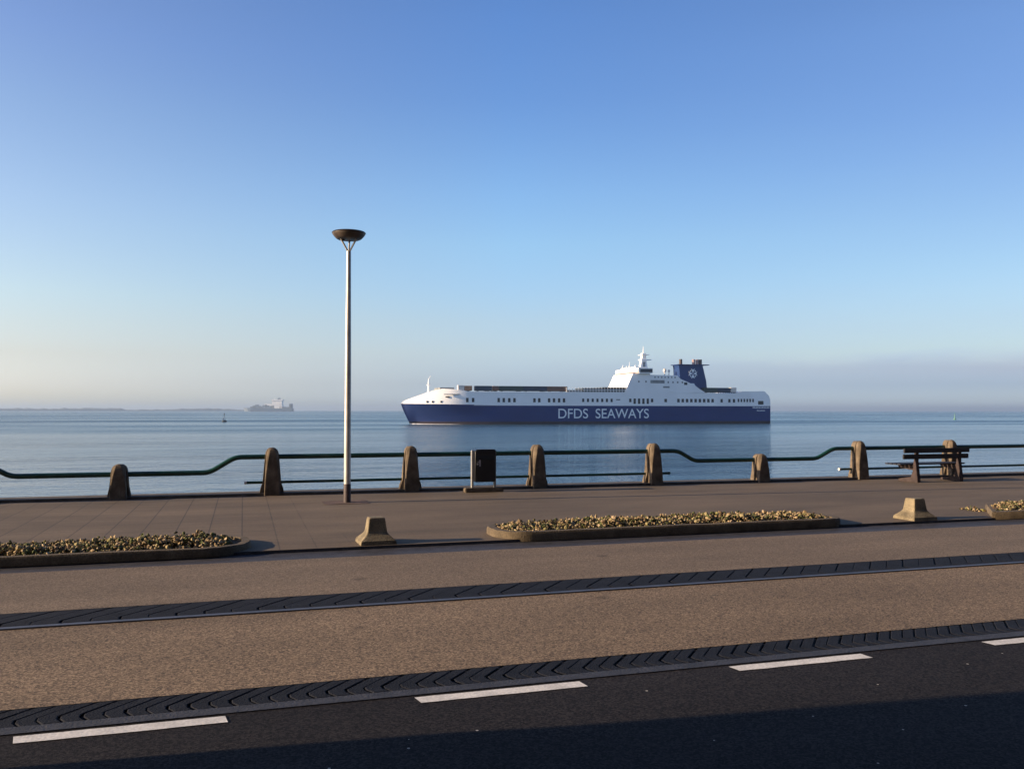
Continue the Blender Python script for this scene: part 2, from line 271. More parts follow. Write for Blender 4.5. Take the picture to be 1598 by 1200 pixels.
# ------------------------------------------------------------------ mesh helpers
class MB:
    def __init__(s): s.v = []; s.f = []; s.mi = []; s.cur = 0; s.T = None
    def _p(s, p):
        p = Vector(p); return tuple(s.T @ p) if s.T else tuple(p)
    def face(s, pts):
        i = len(s.v); s.v += [s._p(p) for p in pts]; s.f.append(tuple(range(i, i + len(pts)))); s.mi.append(s.cur)
    def grid(s, rows, closed=False, cap0=False, cap1=False):
        """rows of equal length point lists, joined; closed = each row is a ring"""
        b = len(s.v); n = len(rows[0])
        for r in rows: s.v += [s._p(p) for p in r]
        for i in range(len(rows) - 1):
            for j in range(n if closed else n - 1):
                k = (j + 1) % n
                s.f.append((b + i * n + j, b + i * n + k, b + (i + 1) * n + k, b + (i + 1) * n + j)); s.mi.append(s.cur)
        if cap0: s.f.append(tuple(b + j for j in reversed(range(n)))); s.mi.append(s.cur)
        if cap1: s.f.append(tuple(b + (len(rows) - 1) * n + j for j in range(n))); s.mi.append(s.cur)
    def box(s, x0, x1, y0, y1, z0, z1):
        s.grid([[(x0, y0, z0), (x1, y0, z0), (x1, y1, z0), (x0, y1, z0)], [(x0, y0, z1), (x1, y0, z1), (x1, y1, z1), (x0, y1, z1)]], True, True, True)
    def frus(s, a, b):
        """a, b = (x0,x1,y0,y1,z) bottom and top rectangles"""
        q = lambda r: [(r[0], r[2], r[4]), (r[1], r[2], r[4]), (r[1], r[3], r[4]), (r[0], r[3], r[4])]
        s.grid([q(a), q(b)], True, True, True)
    def prism(s, poly, y0, y1):
        """poly in x,z extruded along y"""
        s.grid([[(x, y0, z) for x, z in poly], [(x, y1, z) for x, z in poly]], True, True, True)
    def tube(s, path, r, n=10, r1=None):
        rows = []; path = [Vector(p) for p in path]; L = len(path)
        up = Vector((0, 0, 1))
        for i, p in enumerate(path):
            d = (path[min(i + 1, L - 1)] - path[max(i - 1, 0)]).normalized()
            a = d.cross(up) if abs(d.z) < .95 else d.cross(Vector((1, 0, 0)))
            a.normalize(); c = a.cross(d).normalized()
            rr = r if r1 is None else r + (r1 - r) * i / (L - 1)
            rows.append([p + (a * math.cos(t) + c * math.sin(t)) * rr for t in [2 * math.pi * k / n for k in range(n)]])
        s.grid(rows, True, True, True)
    def lathe(s, prof, cx, cy, n=32, cap=True):
        s.grid([[(cx + r * math.cos(t), cy + r * math.sin(t), z) for t in [2 * math.pi * k / n for k in range(n)]] for r, z in prof], True, cap, cap)
    def build(s, name, mats, parent=None, bevel=0, smooth=False, seg=2):
        me = bpy.data.meshes.new(name); me.from_pydata(s.v, [], s.f)
        for m in (mats if isinstance(mats, (list, tuple)) else [mats]): me.materials.append(m)
        for p, i in zip(me.polygons, s.mi): p.material_index = i
        bm = bmesh.new(); bm.from_mesh(me)
        bmesh.ops.recalc_face_normals(bm, faces=bm.faces)
        if bevel:
            bmesh.ops.remove_doubles(bm, verts=bm.verts, dist=1e-5)
            ed = [e for e in bm.edges if len(e.link_faces) == 2 and e.calc_face_angle(0) > R(20)]
            bmesh.ops.bevel(bm, geom=ed, offset=bevel, segments=seg, affect='EDGES', clamp_overlap=True)
        bm.to_mesh(me); bm.free()
        if smooth:
            for p in me.polygons: p.use_smooth = True
            try: me.set_sharp_from_angle(angle=R(40))
            except Exception: pass
        o = bpy.data.objects.new(name, me); COL.objects.link(o)
        if parent: o.parent = parent
        return o
def tag(o, label=None, cat=None, group=None, kind=None):
    if label: o['label'] = label
    if cat: o['category'] = cat
    if group: o['group'] = group
    if kind: o['kind'] = kind
    return o
def empty(name, loc, rz=0, **k):
    o = bpy.data.objects.new(name, None); COL.objects.link(o); o.location = loc; o.rotation_euler = (0, 0, rz)
    return tag(o, **k)
def children(o): return [c for c in bpy.data.objects if c.parent == o]
def copy_tree(o, parent=None):
    c = o.copy(); COL.objects.link(c)
    if parent: c.parent = parent
    for ch in children(o): copy_tree(ch, c)
    return c
def struct(name, mb, m, **k):
    o = mb.build(name, m, **k); o['kind'] = 'structure'; return o

# ------------------------------------------------------------------ setting
WZ = -5.2                               # water level below the boulevard
def slab(name, x0, x1, y0, y1, z, m):
    b = MB(); b.face([(x0, y0, z), (x1, y0, z), (x1, y1, z), (x0, y1, z)]); return struct(name, b, m)
slab('ground', -600, 900, -300, 17.0, -.06, M['ground'])
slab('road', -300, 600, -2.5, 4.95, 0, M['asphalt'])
slab('cycle_lane', -300, 600, 5.27, 7.16, .001, M['lane'])
slab('side_lane', -300, 600, 7.74, 9.63, .001, M['lane2'])
# gutter: shallow dish of blocks
b = MB(); b.grid([[(x, 9.63, .001), (x, 9.7, -.008), (x, 9.92, -.014), (x, 10.13, -.004), (x, 10.135, .03)] for x in (-300, 600)])
struct('gutter', b, M['gutter'])
slab('promenade', -300, 600, 10.135, 16.62, .03, M['promenade'])
b = MB()
for i in range(-60, 120):
    x = i * 1.3; b.box(x + .0004, x + 1.2996, 16.62, 17.12, -.3, .075 + random.uniform(-.001, .001))
struct('quay_coping', b, M['coping'], bevel=.005, seg=1)
b = MB(); b.grid([[(x, 17.06, -.02), (x, 18.6, -7)] for x in (-300, 600)]); struct('sea_wall', b, M['seawall'])
b = MB()
ys = [17.05, 60, 200, 600, 2000, 6000, 20000]
b.face([(-20000, 17.05, WZ), (20000, 17.05, WZ), (20000, 20000, WZ), (-20000, 20000, WZ)])
struct('water', b, M['water'])

# profiled dark paver strips: V shaped raised ribs laid side by side
def strip(name, y0, y1, pitch, apex, x0, x1, h):
    b = MB(); b.face([(-300, y0 - .02, -.012), (600, y0 - .02, -.012), (600, y1 + .02, -.012), (-300, y1 + .02, -.012)])
    n = int((x1 - x0) / pitch); W = y1 - y0; ya = y0 + W * apex; g = min(.012, pitch * .11)
    for i in range(n):
        x = x0 + i * pitch + random.uniform(-.006, .006); j = random.uniform(-.0025, .0015)
        def row(y, dx, zz): return [(x + dx + g / 2, y, zz - h), (x + dx + g, y, zz), (x + dx + pitch - g, y, zz * .8), (x + dx + pitch - g / 2, y, zz - h)]
        sl_ = W * (1 - apex) * .75
        rows = [row(y0 + .004, W * apex * .5, h + j), row(ya - W * .08, .01, h + j), row(ya + W * .08, .008, h + j), row(y1 - .05 * W, sl_, h + j), row(y1 - .004, sl_ + .01, h * .6)]
        b.grid(rows, False)
        b.face(rows[0]); b.face(rows[-1])
    return struct(name, b, M['paver'])
strip('paving_strip', 4.97, 5.26, .105, .3, -5, 30, .0042)
strip('paving_strip', 7.22, 7.73, .205, .22, -5, 40, .0038)
b = MB(); b.box(-300, 600, 7.16, 7.215, -.03, .012); struct('edging_strip', b, M['edging'])
b = MB(); b.box(-300, 600, 4.86, 4.962, -.03, .006); struct('edging_strip', b, M['gutter'])

# broken white line: 1 m dashes, 1 m gaps
def dash(i):
    x = -1.06 + i * 1.985; b = MB(); y0, y1 = 4.725, 4.825; n = 9
    lo = [(x + k / n * 1.0 + (0.02 if k == 0 else 0), y0 + random.uniform(-.003, .003), .004) for k in range(n + 1)]
    hi = [(x + k / n * 1.0 - (0.015 if k == n else 0), y1 + random.uniform(-.003, .003), .004) for k in range(n + 1)]
    b.grid([lo, hi]); return struct('lane_marking', b, M['paint'])
for i in range(-6, 18): dash(i)

# far low land on the other side of the estuary
b = MB(); D = 7200; n = 90; rows = []
for k in range(n + 1):
    px = -260 + k * 8.0
    a = R(90 - 17.2) - math.atan((px - 799) / 1354)
    h = 9 + 9 * max(0, math.sin(px * .021 + 1)) + 6 * random.random() + (9 if 95 < px < 190 else 0)
    if px > 330: h *= max(0.15, 1 - (px - 330) / 130)
    d = Vector((math.cos(a), math.sin(a), 0))
    rows.append([d * D + Vector((0, 0, WZ - 1)), d * (D + 8) + Vector((0, 0, WZ + h * .6)), d * (D + 60) + Vector((0, 0, WZ + h)), d * (D + 600) + Vector((0, 0, WZ + h * .9)), d * (D + 700) + Vector((0, 0, WZ - 1))])
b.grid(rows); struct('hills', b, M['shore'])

# ------------------------------------------------------------------ promenade railing
rail = empty('promenade_railing', (0, 16.7, 0), label='green pipe railing threaded through a row of concrete posts along the quay edge', cat='railing')
def post(x, H):
    b = MB(); k = H / .91
    # sea-side slab, wider at the foot, its ends taking the rail
    def ring(w, y0, y1, z): return [(-w, y0, z), (w, y0, z), (w, y1, z), (-w, y1, z)]
    prof = [(.222, 0), (.218, .07), (.205, .15), (.178, .225), (.168, .25), (.150, .45), (.136, .62), (.126, .74), (.116, .80), (.094, .85), (.055, .888)] if H > .8 else \
           [(.198, 0), (.192, .08), (.175, .16), (.158, .24), (.144, .40), (.132, .52), (.120, .57), (.095, .605), (.05, .632)]
    s = H / (prof[-1][1] + .01)
    b.grid([ring(w, .02, .16, z * s) for w, z in prof], True, True, True)
    # road-side rib, square at the foot, chamfered towards the rounded head
    def oct_(w, yf, yb, c, z): return [(-w, yb, z), (-w, yf + c, z), (-w + c, yf, z), (w - c, yf, z), (w, yf + c, z), (w, yb, z)]
    pr = [(.142, -.135, .008, 0), (.132, -.125, .008, .25), (.124, -.118, .012, .42), (0.116, -.112, .026, .60), (.108, -.106, .042, .74), (.100, -.095, .045, .81), (.082, -.075, .04, .86), (.05, -.04, .03, .897), (.018, .0, .01, .91)]
    b.grid([oct_(w * (1 if z * k < .01 else 1), yf, .021, c, z * k) for w, yf, c, z in pr], True, True, True)
    o = b.build('post', M['concrete'], rail, bevel=.008, seg=1, smooth=False); o.location = (x, 0, 0); return o
pT = None; pS = None
for i in range(-4, 16):
    x = .52 + 2.604 * i
    small = (i % 5 == 4)                     # every fifth post is low
    H = .68 if i > 0 else .65
    if small:
        o = post(x, H) if (pS is None) else pS.copy()
        if pS is None: pS = o
        else: COL.objects.link(o); o.location = (x, 0, 0); o.parent = rail
    else:
        o = post(x, .91) if (pT is None) else pT.copy()
        if pT is None: pT = o
        else: COL.objects.link(o); o.location = (x, 0, 0); o.parent = rail
def smooth_path(pts, r=.12, n=5):
    out = [Vector(pts[0])]
    for a, p, c in zip(pts, pts[1:], pts[2:]):
        a, p, c = Vector(a), Vector(p), Vector(c)
        u = (a - p).normalized(); v = (c - p).normalized()
        for k in range(n + 1):
            t = k / n; q0 = p + u * r; q1 = p + v * r
            out.append(q0.lerp(p, t).lerp(p.lerp(q1, t), t))
    out.append(Vector(pts[-1])); return out
zh, pts = .735, []
low = lambda i: .46 if i < 0 else .515
P_ = [(-18, 0, zh)]
for i in range(-6, 16):
    if i % 5 == 4 and i > -6:
        x = .52 + 2.604 * i; zl = low(i)
        P_ += [(x - 2.0, .1, zh), (x - 1.6, .1, zl), (x + 1.50, .1, zl), (x + 1.95, .1, zh)] if i > 0 else [(x - 2.2, .1, zh), (x - 1.72, .1, zl), (x + 1.50, .1, zl), (x + 1.95, .1, zh)]
P_.append((42, .1, zh)); P_[0] = (-18, .1, zh)
b = MB(); b.tube(smooth_path(P_), .046, 12); b.build('top_rail', M['green'], rail, smooth=True)
for xa, xb, capx in ((-14, -4.5, None), (.05, 8.72, 8.72), (13.05, 21.7, 13.05), (26, 34.7, None)):
    b = MB(); b.tube([(xa, .1, .262), (xb, .1, .262)], .027, 10); lr = b.build('lower_rail', M['green'], rail, smooth=True)
    for xe, mm in ((xa, M['cap']), (xb, M['green'])):
        b = MB(); b.tube([(xe - .02, .1, .262), (xe + .02, .1, .262)], .032, 10); b.build('end_cap', mm, lr, smooth=True)

# ------------------------------------------------------------------ lamp post
lp = empty('street_lamp', (1.705, 15.0, .03), label='tall thin pale lamp post with a round bowl head on the promenade', cat='street lamp')
b = MB(); b.lathe([(.062, 0), (.062, .3), (.058, .32)], 0, 0, 16); b.build('pole_foot', M['polebase'], lp, smooth=True)
b = MB(); b.lathe([(.058, .3), (.056, 1.2), (.052, 2.4), (.043, 3.6), (.039, 4.27), (.036, 4.30)], 0, 0, 20); b.build('pole', M['galv'], lp, smooth=True)
for s in range(3):
    a = R(200 + 120 * s); c, d = math.cos(a), math.sin(a)
    b = MB(); b.tube(smooth_path([(0, 0, 4.22), (.02 * c, .02 * d, 4.30), (.105 * c, .105 * d, 4.43), (.15 * c, .15 * d, 4.50)], .03), .016, 8); b.build('arm', M['galv'], lp, smooth=True)
b = MB(); b.lathe([(.0, 4.50), (.185, 4.50), (.215, 4.515), (.25, 4.55), (.280, 4.59), (.282, 4.605)], 0, 0, 40); b.build('lamp_bowl', M['lamp'], lp, smooth=True)
b = MB(); b.lathe([(.282, 4.606), (.290, 4.613), (.274, 4.628), (.17, 4.648), (.0, 4.655)], 0, 0, 40); b.build('lamp_cover', M['lampdark'], lp, smooth=True)
b = MB(); b.box(-.13, -.07, -.03, .03, 4.475, 4.498); b.build('clamp', M['lampdark'], lp, bevel=.005)
# rusty ground plate round the foot
tag(MB().__class__ and (lambda b: (b.grid([[(1.3, 14.72, .036), (2.05, 14.72, .036)], [(1.3, 15.3, .036), (2.05, 15.3, .036)]]), b.build('ground_plate', mat('rusty_paving', (.10, .06, .045), .9, .4, 6)))[1])(MB()),
    label='dark rusty brown square patch in the paving at the foot of the lamp post', cat='ground plate')

# ------------------------------------------------------------------ litter bin
bn = empty('litter_bin', (4.44, 16.2, .03), label='black litter bin hung between two grey posts in front of the railing', cat='litter bin')
b = MB(); b.box(-.38, .38, -.09, .09, 0, .085); b.build('base_beam', M['concrete'], bn, bevel=.012)
for s in (-1, 1):
    b = MB(); b.box(s * .225 - .02, s * .225 + .02, -.035, .035, .085, .80); b.build('post', M['binpost'], bn, bevel=.006)
b = MB()
ring = []
prof = [(-.195, .20), (.195, .20), (.205, .22), (.205, .80), (.195, .825), (-.16, .825), (-.19, .81), (-.205, .78), (-.205, .22)]
b.prism(prof, -.14, .14); body = b.build('bin_body', M['bin'], bn, bevel=.02, seg=3, smooth=True)
b = MB(); b.box(-.19, .19, -.147, -.1405, .62, .70); b.build('slot', M['ship_glass'], bn, bevel=.003)
b = MB(); b.box(-.19, .19, -.146, -.1405, .22, .235); b.build('bottom_trim', M['bin'], bn)
# small pale emblem: a figure dropping litter
b = MB()
b.T = Matrix.Translation((-.125, -.1425, .53))
b.box(.0, .03, -.002, .002, .03, .10); b.box(.012, .036, -.002, .002, .108, .128); b.box(-.03, .0, -.002, .002, .045, .058); b.box(-.045, -.015, -.002, .002, .0, .03); b.box(.004, .014, -.002, .002, -.03, .03); b.box(.02, .03, -.002, .002, -.03, .03)
b.build('emblem', M['whitemark'], bn)

# ------------------------------------------------------------------ bench (seen from behind)
be = empty('bench', (14.70, 15.62, .03), label='dark plank bench facing the sea, seen from behind in front of the railing', cat='bench')
for z0, z1, y in ((.645, .745, -.03), (.51, .615, .0)):
    b = MB(); b.box(-.92, .86, y - .02, y + .02, z0, z1); b.build('back_plank', M['bench_wood'], be, bevel=.008)
for k in range(4):
    b = MB(); b.box(-.92, .86, .09 + .125 * k, .19 + .125 * k, .375, .405); b.build('seat_plank', M['bench_wood'], be, bevel=.006)
for x in (-.55, .62):
    b = MB()
    poly = [(-.06, 0), (.52, 0), (.52, .05), (.14, .11), (.08, .26), (.50, .30), (.56, .37), (.07, .37), (.045, .50), (.02, .74), (-.02, .74), (-.01, .45), (-.05, .12)]
    # side profile in y,z extruded along x
    b.grid([[(x - .045, y, z) for y, z in poly], [(x + .045, y, z) for y, z in poly]], True, True, True)
    b.build('support', M['bench_leg'], be, bevel=.006)

# ------------------------------------------------------------------ kerbside concrete bollards
def bollard(name, x, y, rz, label):
    r = empty(name, (x, y, .0), rz)
    b = MB(); b.frus((-.215, .215, -.215, .215, 0), (-.205, .205, -.205, .205, .075)); 
    b.grid([[(sx * a, sy * a, z) for sx, sy in ((-1, -1), (1, -1), (1, 1), (-1, 1))] for a, z in ((.206, .074), (.19, .085), (.135, .135), (.118, .16), (.112, .18), (.092, .325), (.085, .333))], True, True, True)
    o = b.build('concrete_bollard', M['old_concrete'], None, bevel=.007, seg=2)
    bpy.data.objects.remove(r)
    o.location = (x, y, .0); o.rotation_euler = (0, 0, rz)
    return tag(o, label=label, cat='bollard', group='concrete bollards at the promenade kerb')
bollard('a', 1.52, 10.38, R(2), 'squat flared concrete bollard left of the long planter, its front dark')
bollard('b', 9.34, 10.36, R(1), 'squat flared concrete bollard right of the long planter, its left face brightly sunlit')

# ------------------------------------------------------------------ planters
def kerb_ring(outer, wdt, z0, z1, name, label, broken=None):
    """outer: closed outline (ccw) of the kerb; inner offset towards the centre line"""
    n = len(outer); inner = []
    for i in range(n):
        p, q, r = Vector(outer[i - 1]), Vector(outer[i]), Vector(outer[(i + 1) % n])
        d = ((q - p).normalized() + (r - q).normalized()).normalized(); nn = Vector((-d.y, d.x))
        inner.append(q + nn * wdt)
    b = MB(); rows = []
    for (o, i) in list(zip(outer, inner)) + [(outer[0], inner[0])]:
        o = Vector(o); mid = o.lerp(i, .15)
        j = random.uniform(-.004, .004)
        rows.append([(o.x, o.y, z0), (o.x, o.y, z1 - .03 + j), (mid.x, mid.y, z1 + j), (i.x, i.y, z1 + j), (i.x, i.y, z0)])
    b.grid(rows)
    pl = empty('planter', (sum(p[0] for p in outer) / n, sum(p[1] for p in outer) / n, 0), label=label, cat='planter', group='kerbed planting beds along the promenade')
    o = b.build('kerb', M['kerb'], pl, smooth=True); o.location = -Vector(pl.location)
    b = MB(); b.face([(p.x, p.y, z1 - .035) for p in inner]); o = b.build('soil', M['soil'], pl); o.location = -Vector(pl.location)
    return pl, inner
def outline(x0, x1, y0, y1, rl, rr, n=9):
    pts = []
    def arc(cx, cy, r, a0, a1):
        for k in range(n + 1):
            a = R(a0 + (a1 - a0) * k / n); pts.append((cx + r * math.cos(a), cy + r * math.sin(a)))
    m = 14
    arc(x0 + rl, y0 + rl, rl, 180, 270)
    for k in range(1, m): pts.append((x0 + rl + (x1 - rr - x0 - rl) * k / m, y0 + random.uniform(-.006, .006)))
    arc(x1 - rr, y0 + rr, rr, 270, 360); arc(x1 - rr, y1 - rr, rr, 0, 90)
    for k in range(1, m): pts.append((x1 - rr - (x1 - rr - x0 - rl) * k / m, y1))
    arc(x0 + rl, y1 - rl, rl, 90, 180)
    return pts
def cover(x0, x1, y0, y1, zb, hmax, dens, name, label, endr=.3, slant=0):
    b = MB(); n = int((x1 - x0) * (y1 - y0) * dens)
    ico = bmesh.new(); bmesh.ops.create_icosphere(ico, subdivisions=1, radius=1)
    iv = [v.co.copy() for v in ico.verts]; ifc = [[v.index for v in f.verts] for f in ico.faces]; ico.free()
    for _ in range(n):
        x = random.uniform(x0, x1); y = random.uniform(y0, y1)
        if slant and x < x0 + (y - y0) * slant: continue
        e = min((x - x0 - (y - y0) * slant), (x1 - x)) / endr; ey = min(y - y0, y1 - y) / .22
        k = min(1, max(0, e)) ** .5 * min(1, .35 + max(0, ey)) 
        patch = .62 + .38 * math.sin(x * 2.1 + 3 * math.sin(y * 2 + x * .7))
        z = zb + hmax * k * random.uniform(.25, 1) * (.55 + .45 * patch)
        gap = math.sin(x * 5.3 + 1.7 * math.sin(y * 6)) * math.sin(y * 7.1 + 2 * math.sin(x * 2.3))
        if gap > .62 and random.random() < .75: continue
        if random.random() < .14: z += random.uniform(.01, .04)
        if random.random() < .62:                      # small rounded flower head or withered tuft
            r = random.uniform(.010, .024) * (1.6 if random.random() < .12 else 1); base = len(b.v)
            rot = Matrix.Rotation(random.random() * 6.28, 3, Vector((random.random(), random.random(), random.random() + .1)).normalized())
            sx, sy, sz = random.uniform(.7, 1.4), random.uniform(.7, 1.4), random.uniform(.5, .95)
            for v in iv:
                q = rot @ Vector((v.x * sx, v.y * sy, v.z * sz)) * r * random.uniform(.82, 1.15); b.v.append((x + q.x, y + q.y, z + q.z))
            for f in ifc: b.f.append(tuple(base + i for i in f)); b.mi.append(0)
        else:                                          # folded leaf
            l = random.uniform(.03, .06); wd = l * .42; a = random.random() * 6.28; el = R(random.uniform(5, 75))
            d = Vector((math.cos(a) * math.cos(el), math.sin(a) * math.cos(el), math.sin(el))); s = Vector((-math.sin(a), math.cos(a), 0))
            o = Vector((x, y, z - .02)); up = d.cross(s) * wd * .3
            base = len(b.v)
            for q in (o, o + d * l * .5 + s * wd + up, o + d * l, o + d * l * .5 - s * wd + up): b.v.append(tuple(q))
            b.f += [(base, base + 1, base + 2), (base, base + 2, base + 3)]; b.mi += [0, 0]
    me = bpy.data.meshes.new(name); me.from_pydata(b.v, [], b.f); me.materials.append(M['cover'])
    o = bpy.data.objects.new(name, me); COL.objects.link(o)
    return tag(o, label=label, cat='plants', kind='stuff')
kerb_ring(outline(-14, .10, 10.02, 11.12, .3, .5), .10, 0, .10, 'p', 'kerbed planting bed running out of the left frame edge, its rounded end in shade')
cover(-9, -.12, 10.16, 10.98, .055, .105, 1900, 'ground_cover', 'low tan and olive plants filling the left planter')
kerb_ring(outline(2.98, 7.98, 10.10, 11.08, .42, .25), .11, 0, .118, 'p', 'long complete kerbed planting bed in the middle, its left end sunlit')
cover(3.12, 7.84, 10.24, 10.94, .07, .11, 2100, 'ground_cover', 'low tan and olive plants filling the long middle planter')
SL = [(10.54, 10.16), (10.60, 10.12)] + [(10.60 + k * 1.1, 10.12 + random.uniform(-.006, .006)) for k in range(1, 14)] + [(25.8, 10.12), (26, 10.3), (26, 11.0), (25.8, 11.15)] + [(25.8 - k * 1.1, 11.15) for k in range(1, 13)] + [(11.5, 11.15), (11.38, 11.1), (10.98, 10.66)]
kerb_ring(SL, .13, 0, .112, 'p', 'chipped pale kerbed planting bed at the right edge of the frame')
cover(10.72, 16, 10.25, 11.02, .065, .11, 1500, 'ground_cover', 'low tan plants in the planter at the right edge', slant=.85)
cover(10.92, 11.16, 10.80, 11.2, .03, .05, 700, 'ground_cover', 'plants spilling past the broken left end of the right planter', endr=.15)

# ------------------------------------------------------------------ the ferry
# local frame: x from the stem to the stern, -y towards the quay, z above the water
FE = empty('ferry', (76.9, 416.62, WZ), R(-2.2), label='large blue and white roll-on ferry lettered DFDS SEAWAYS passing left behind the railing', cat='ferry')
FE.scale = (.972, 1, 1)
HB = 13.2
def hbw(s): t = min(1, max(0, (s + .0) / 52)); return max(.25, HB * (1 - (1 - t) ** 2.2))      # half beam at the waterline
def hbd(s): t = min(1, max(0, (s + 4.2) / 34)); return max(.6, HB * (1 - (1 - t) ** 2.5))         # half beam at the knuckle
ss = [-4.2, -3.9, -3.4, -2.5, -1.2, 0, 1.5, 3.5, 6, 9, 12, 16, 20, 26, 33, 42, 52, 70, 110, 150, 180, 194.2]
def sheer(s): return 9.35 + .65 * max(0, 1 - (s + 4) / 45)
def stem(s, z):   # raked stem: station pushed aft near the water
    k = max(0, 1 - z / 9.8); push = 4.6 * k ** 1.15; f = max(0, 1 - (s + 4.2) / 30)
    return s + push * f
def side(z0f, z1f, bf, n):
    pass
b = MB()
lev = [-1.2, 1.5, 3.5, 5.5, 7.5, 1.0]
def hull_row(s, sign):
    r = []
    for k, z in enumerate([1.4, 3.4, 5.4, 7.4, None]):
        zz = sheer(s) if z is None else z
        t = zz / sheer(s); w_ = hbw(s + 4.2) * (1 - t ** 1.3) + hbd(s) * t ** 1.3
        w_ = hbw(s) * (1 - t ** 1.3) + hbd(s) * t ** 1.3
        r.append((stem(s, zz), sign * w_, zz))
    return r
for sg in (-1, 1): b.grid([hull_row(s, sg) for s in ss])
r0, r1 = hull_row(ss[0], -1), hull_row(ss[0], 1); b.grid([r0, r1])
r0, r1 = hull_row(ss[-1], -1), hull_row(ss[-1], 1); b.grid([r0, r1])
hull = b.build('hull', M['ship_blue'], FE, smooth=True)
b = MB()
def boot_row(s, sign):
    r = []
    for zz in (-1.5, 0, 1.4):
        t = max(0, zz) / sheer(s); w_ = hbw(s) * (1 - t ** 1.3) + hbd(s) * t ** 1.3; r.append((stem(s, zz), sign * w_, zz))
    return r
for sg in (-1, 1): b.grid([boot_row(s, sg) for s in ss])
b.grid([boot_row(ss[0], -1), boot_row(ss[0], 1)]); b.grid([boot_row(ss[-1], -1), boot_row(ss[-1], 1)])
b.build('boot_topping', M['ship_boot'], hull, smooth=True)
# white upper hull with whaleback bow and sloping stern
def topz(s):
    P = [(-4.2, 11.3), (-1, 12.4), (5, 14.3), (10, 15.9), (14.5, 17.2), (20, 16.9), (28, 15.8), (40, 15.8), (110, 16), (156, 15.9), (170, 15.7), (173, 15.8), (177, 16.8), (190.6, 17.0), (193.4, 14.6), (194.2, 12.5)]
    for a, c in zip(P, P[1:]):
        if s <= c[0]: return a[1] + (c[1] - a[1]) * (s - a[0]) / (c[0] - a[0])
    return P[-1][1]
b = MB()
s2 = [-4.2, -3.9, -3.4, -2.5, -1.2, 0, 1.5, 3.5, 6, 9, 12, 14.5, 17, 20, 24, 28, 33, 42, 52, 70, 110, 156, 170, 173, 177, 185, 190.6, 193.4, 194.2]
def up_row(s, sg):
    z0 = sheer(s) + .0; z1 = topz(s); w0 = hbd(s)
    tp = max(0, 1 - (s + 4.2) / 26)            # towards the bow the top narrows
    w1 = max(.3, w0 * (1 - .55 * tp)); zm = z0 + (z1 - z0) * .45
    return [(s, sg * w0, z0), (s + tp * .5, sg * (w0 * .62 + w1 * .38) if tp else sg * w0, zm), (s + tp * 1.2, sg * w1, z1)]
for sg in (-1, 1): b.grid([up_row(s, sg) for s in s2])
b.grid([up_row(-4.2, -1), up_row(-4.2, 1)]); b.grid([up_row(194.2, -1), up_row(194.2, 1)])
b.grid([[up_row(s, -1)[2], up_row(s, 1)[2]] for s in s2])
upper = b.build('upper_hull', M['ship_white'], FE, smooth=True)
PY = -HB
b = MB(); b.box(30, 194, PY - .12, PY, 9.15, 9.35); b.box(30, 150, PY - .10, PY - .01, 15.45, 15.65)
b.build('rubbing_strake', M['ship_white'], upper)
# openings in the side
def opening(s, z, w_=1.05, h=1.95, name='window'):
    b = MB(); y = -hbd(s) - .05 if s < 40 else PY - .04
    b.box(s - w_ / 2, s + w_ / 2, y, y + .5, z - h / 2, z + h / 2); return b.build(name, M['ship_glass'], upper)
for s in (26.6, 29.5, 42.5, 45.1, 47.9, 50.6, 61, 63.5, 68.7, 71.3, 74, 76.6): opening(s, 11.75, 1.25, 2.0)
for k in range(7): opening(86.9 + 2.58 * k, 11.85, 1.15, 1.7)
for k in range(6): opening(112.7 + 2.44 * k, 11.5 if 0 < k < 5 else 11.9, 1.25, 2.7 if 0 < k < 5 else 1.8)
opening(132.6, 11.9, 1.4, 1.7)
for k in range(9): opening(139.9 + 2.475 * k, 11.9, 1.4, 1.8)
for s in (165, 169.6, 172.3): opening(s, 11.9, 1.3, 1.8)
for k in range(6): opening(175 + 1.75 * k, 12.1, .95, 1.7)
opening(188.4, 10.9, 3.2, 1.9)
opening(17, 13.2, 2.0, .55); opening(99.5 + 6.5, 12.2, 2.2, .45, 'vent'); opening(52, 13.6, .1, .1, 'vent')
for s in (7.5, 10, 14): opening(s, 10.9, .8, .9, 'porthole')
b = MB(); b.box(15, 26, -hbd(20) - .3, -hbd(20) + .4, 14.25, 14.6); b.build('bow_opening', M['ship_grey'], upper)
# shipping company lettering
def text(s, x0, x1, z0, z1, y, name, parent, m):
    cu = bpy.data.curves.new(name, 'FONT'); cu.body = s; cu.size = 1; cu.extrude = .01; cu.offset = .004
    o = bpy.data.objects.new(name, cu); COL.objects.link(o)
    dg = bpy.context.evaluated_depsgraph_get(); me = bpy.data.meshes.new_from_object(o.evaluated_get(dg)); bpy.data.objects.remove(o)
    xs = [v.co.x for v in me.vertices]; zs = [v.co.y for v in me.vertices]
    for v in me.vertices:
        v.co = Vector((x0 + (v.co.x - min(xs)) / (max(xs) - min(xs)) * (x1 - x0), y + v.co.z * 2, z0 + (v.co.y - min(zs)) / (max(zs) - min(zs)) * (z1 - z0)))
    me.materials.clear(); me.materials.append(m)
    o = bpy.data.objects.new(name, me); COL.objects.link(o); o.parent = parent; return o
text('DFDS', 73.6, 89.5, 2.9, 7.7, PY - .06, 'lettering', hull, M['ship_letter'])
text('SEAWAYS', 93.6, 123, 2.9, 7.7, PY - .06, 'lettering', hull, M['ship_letter'])
b = MB()
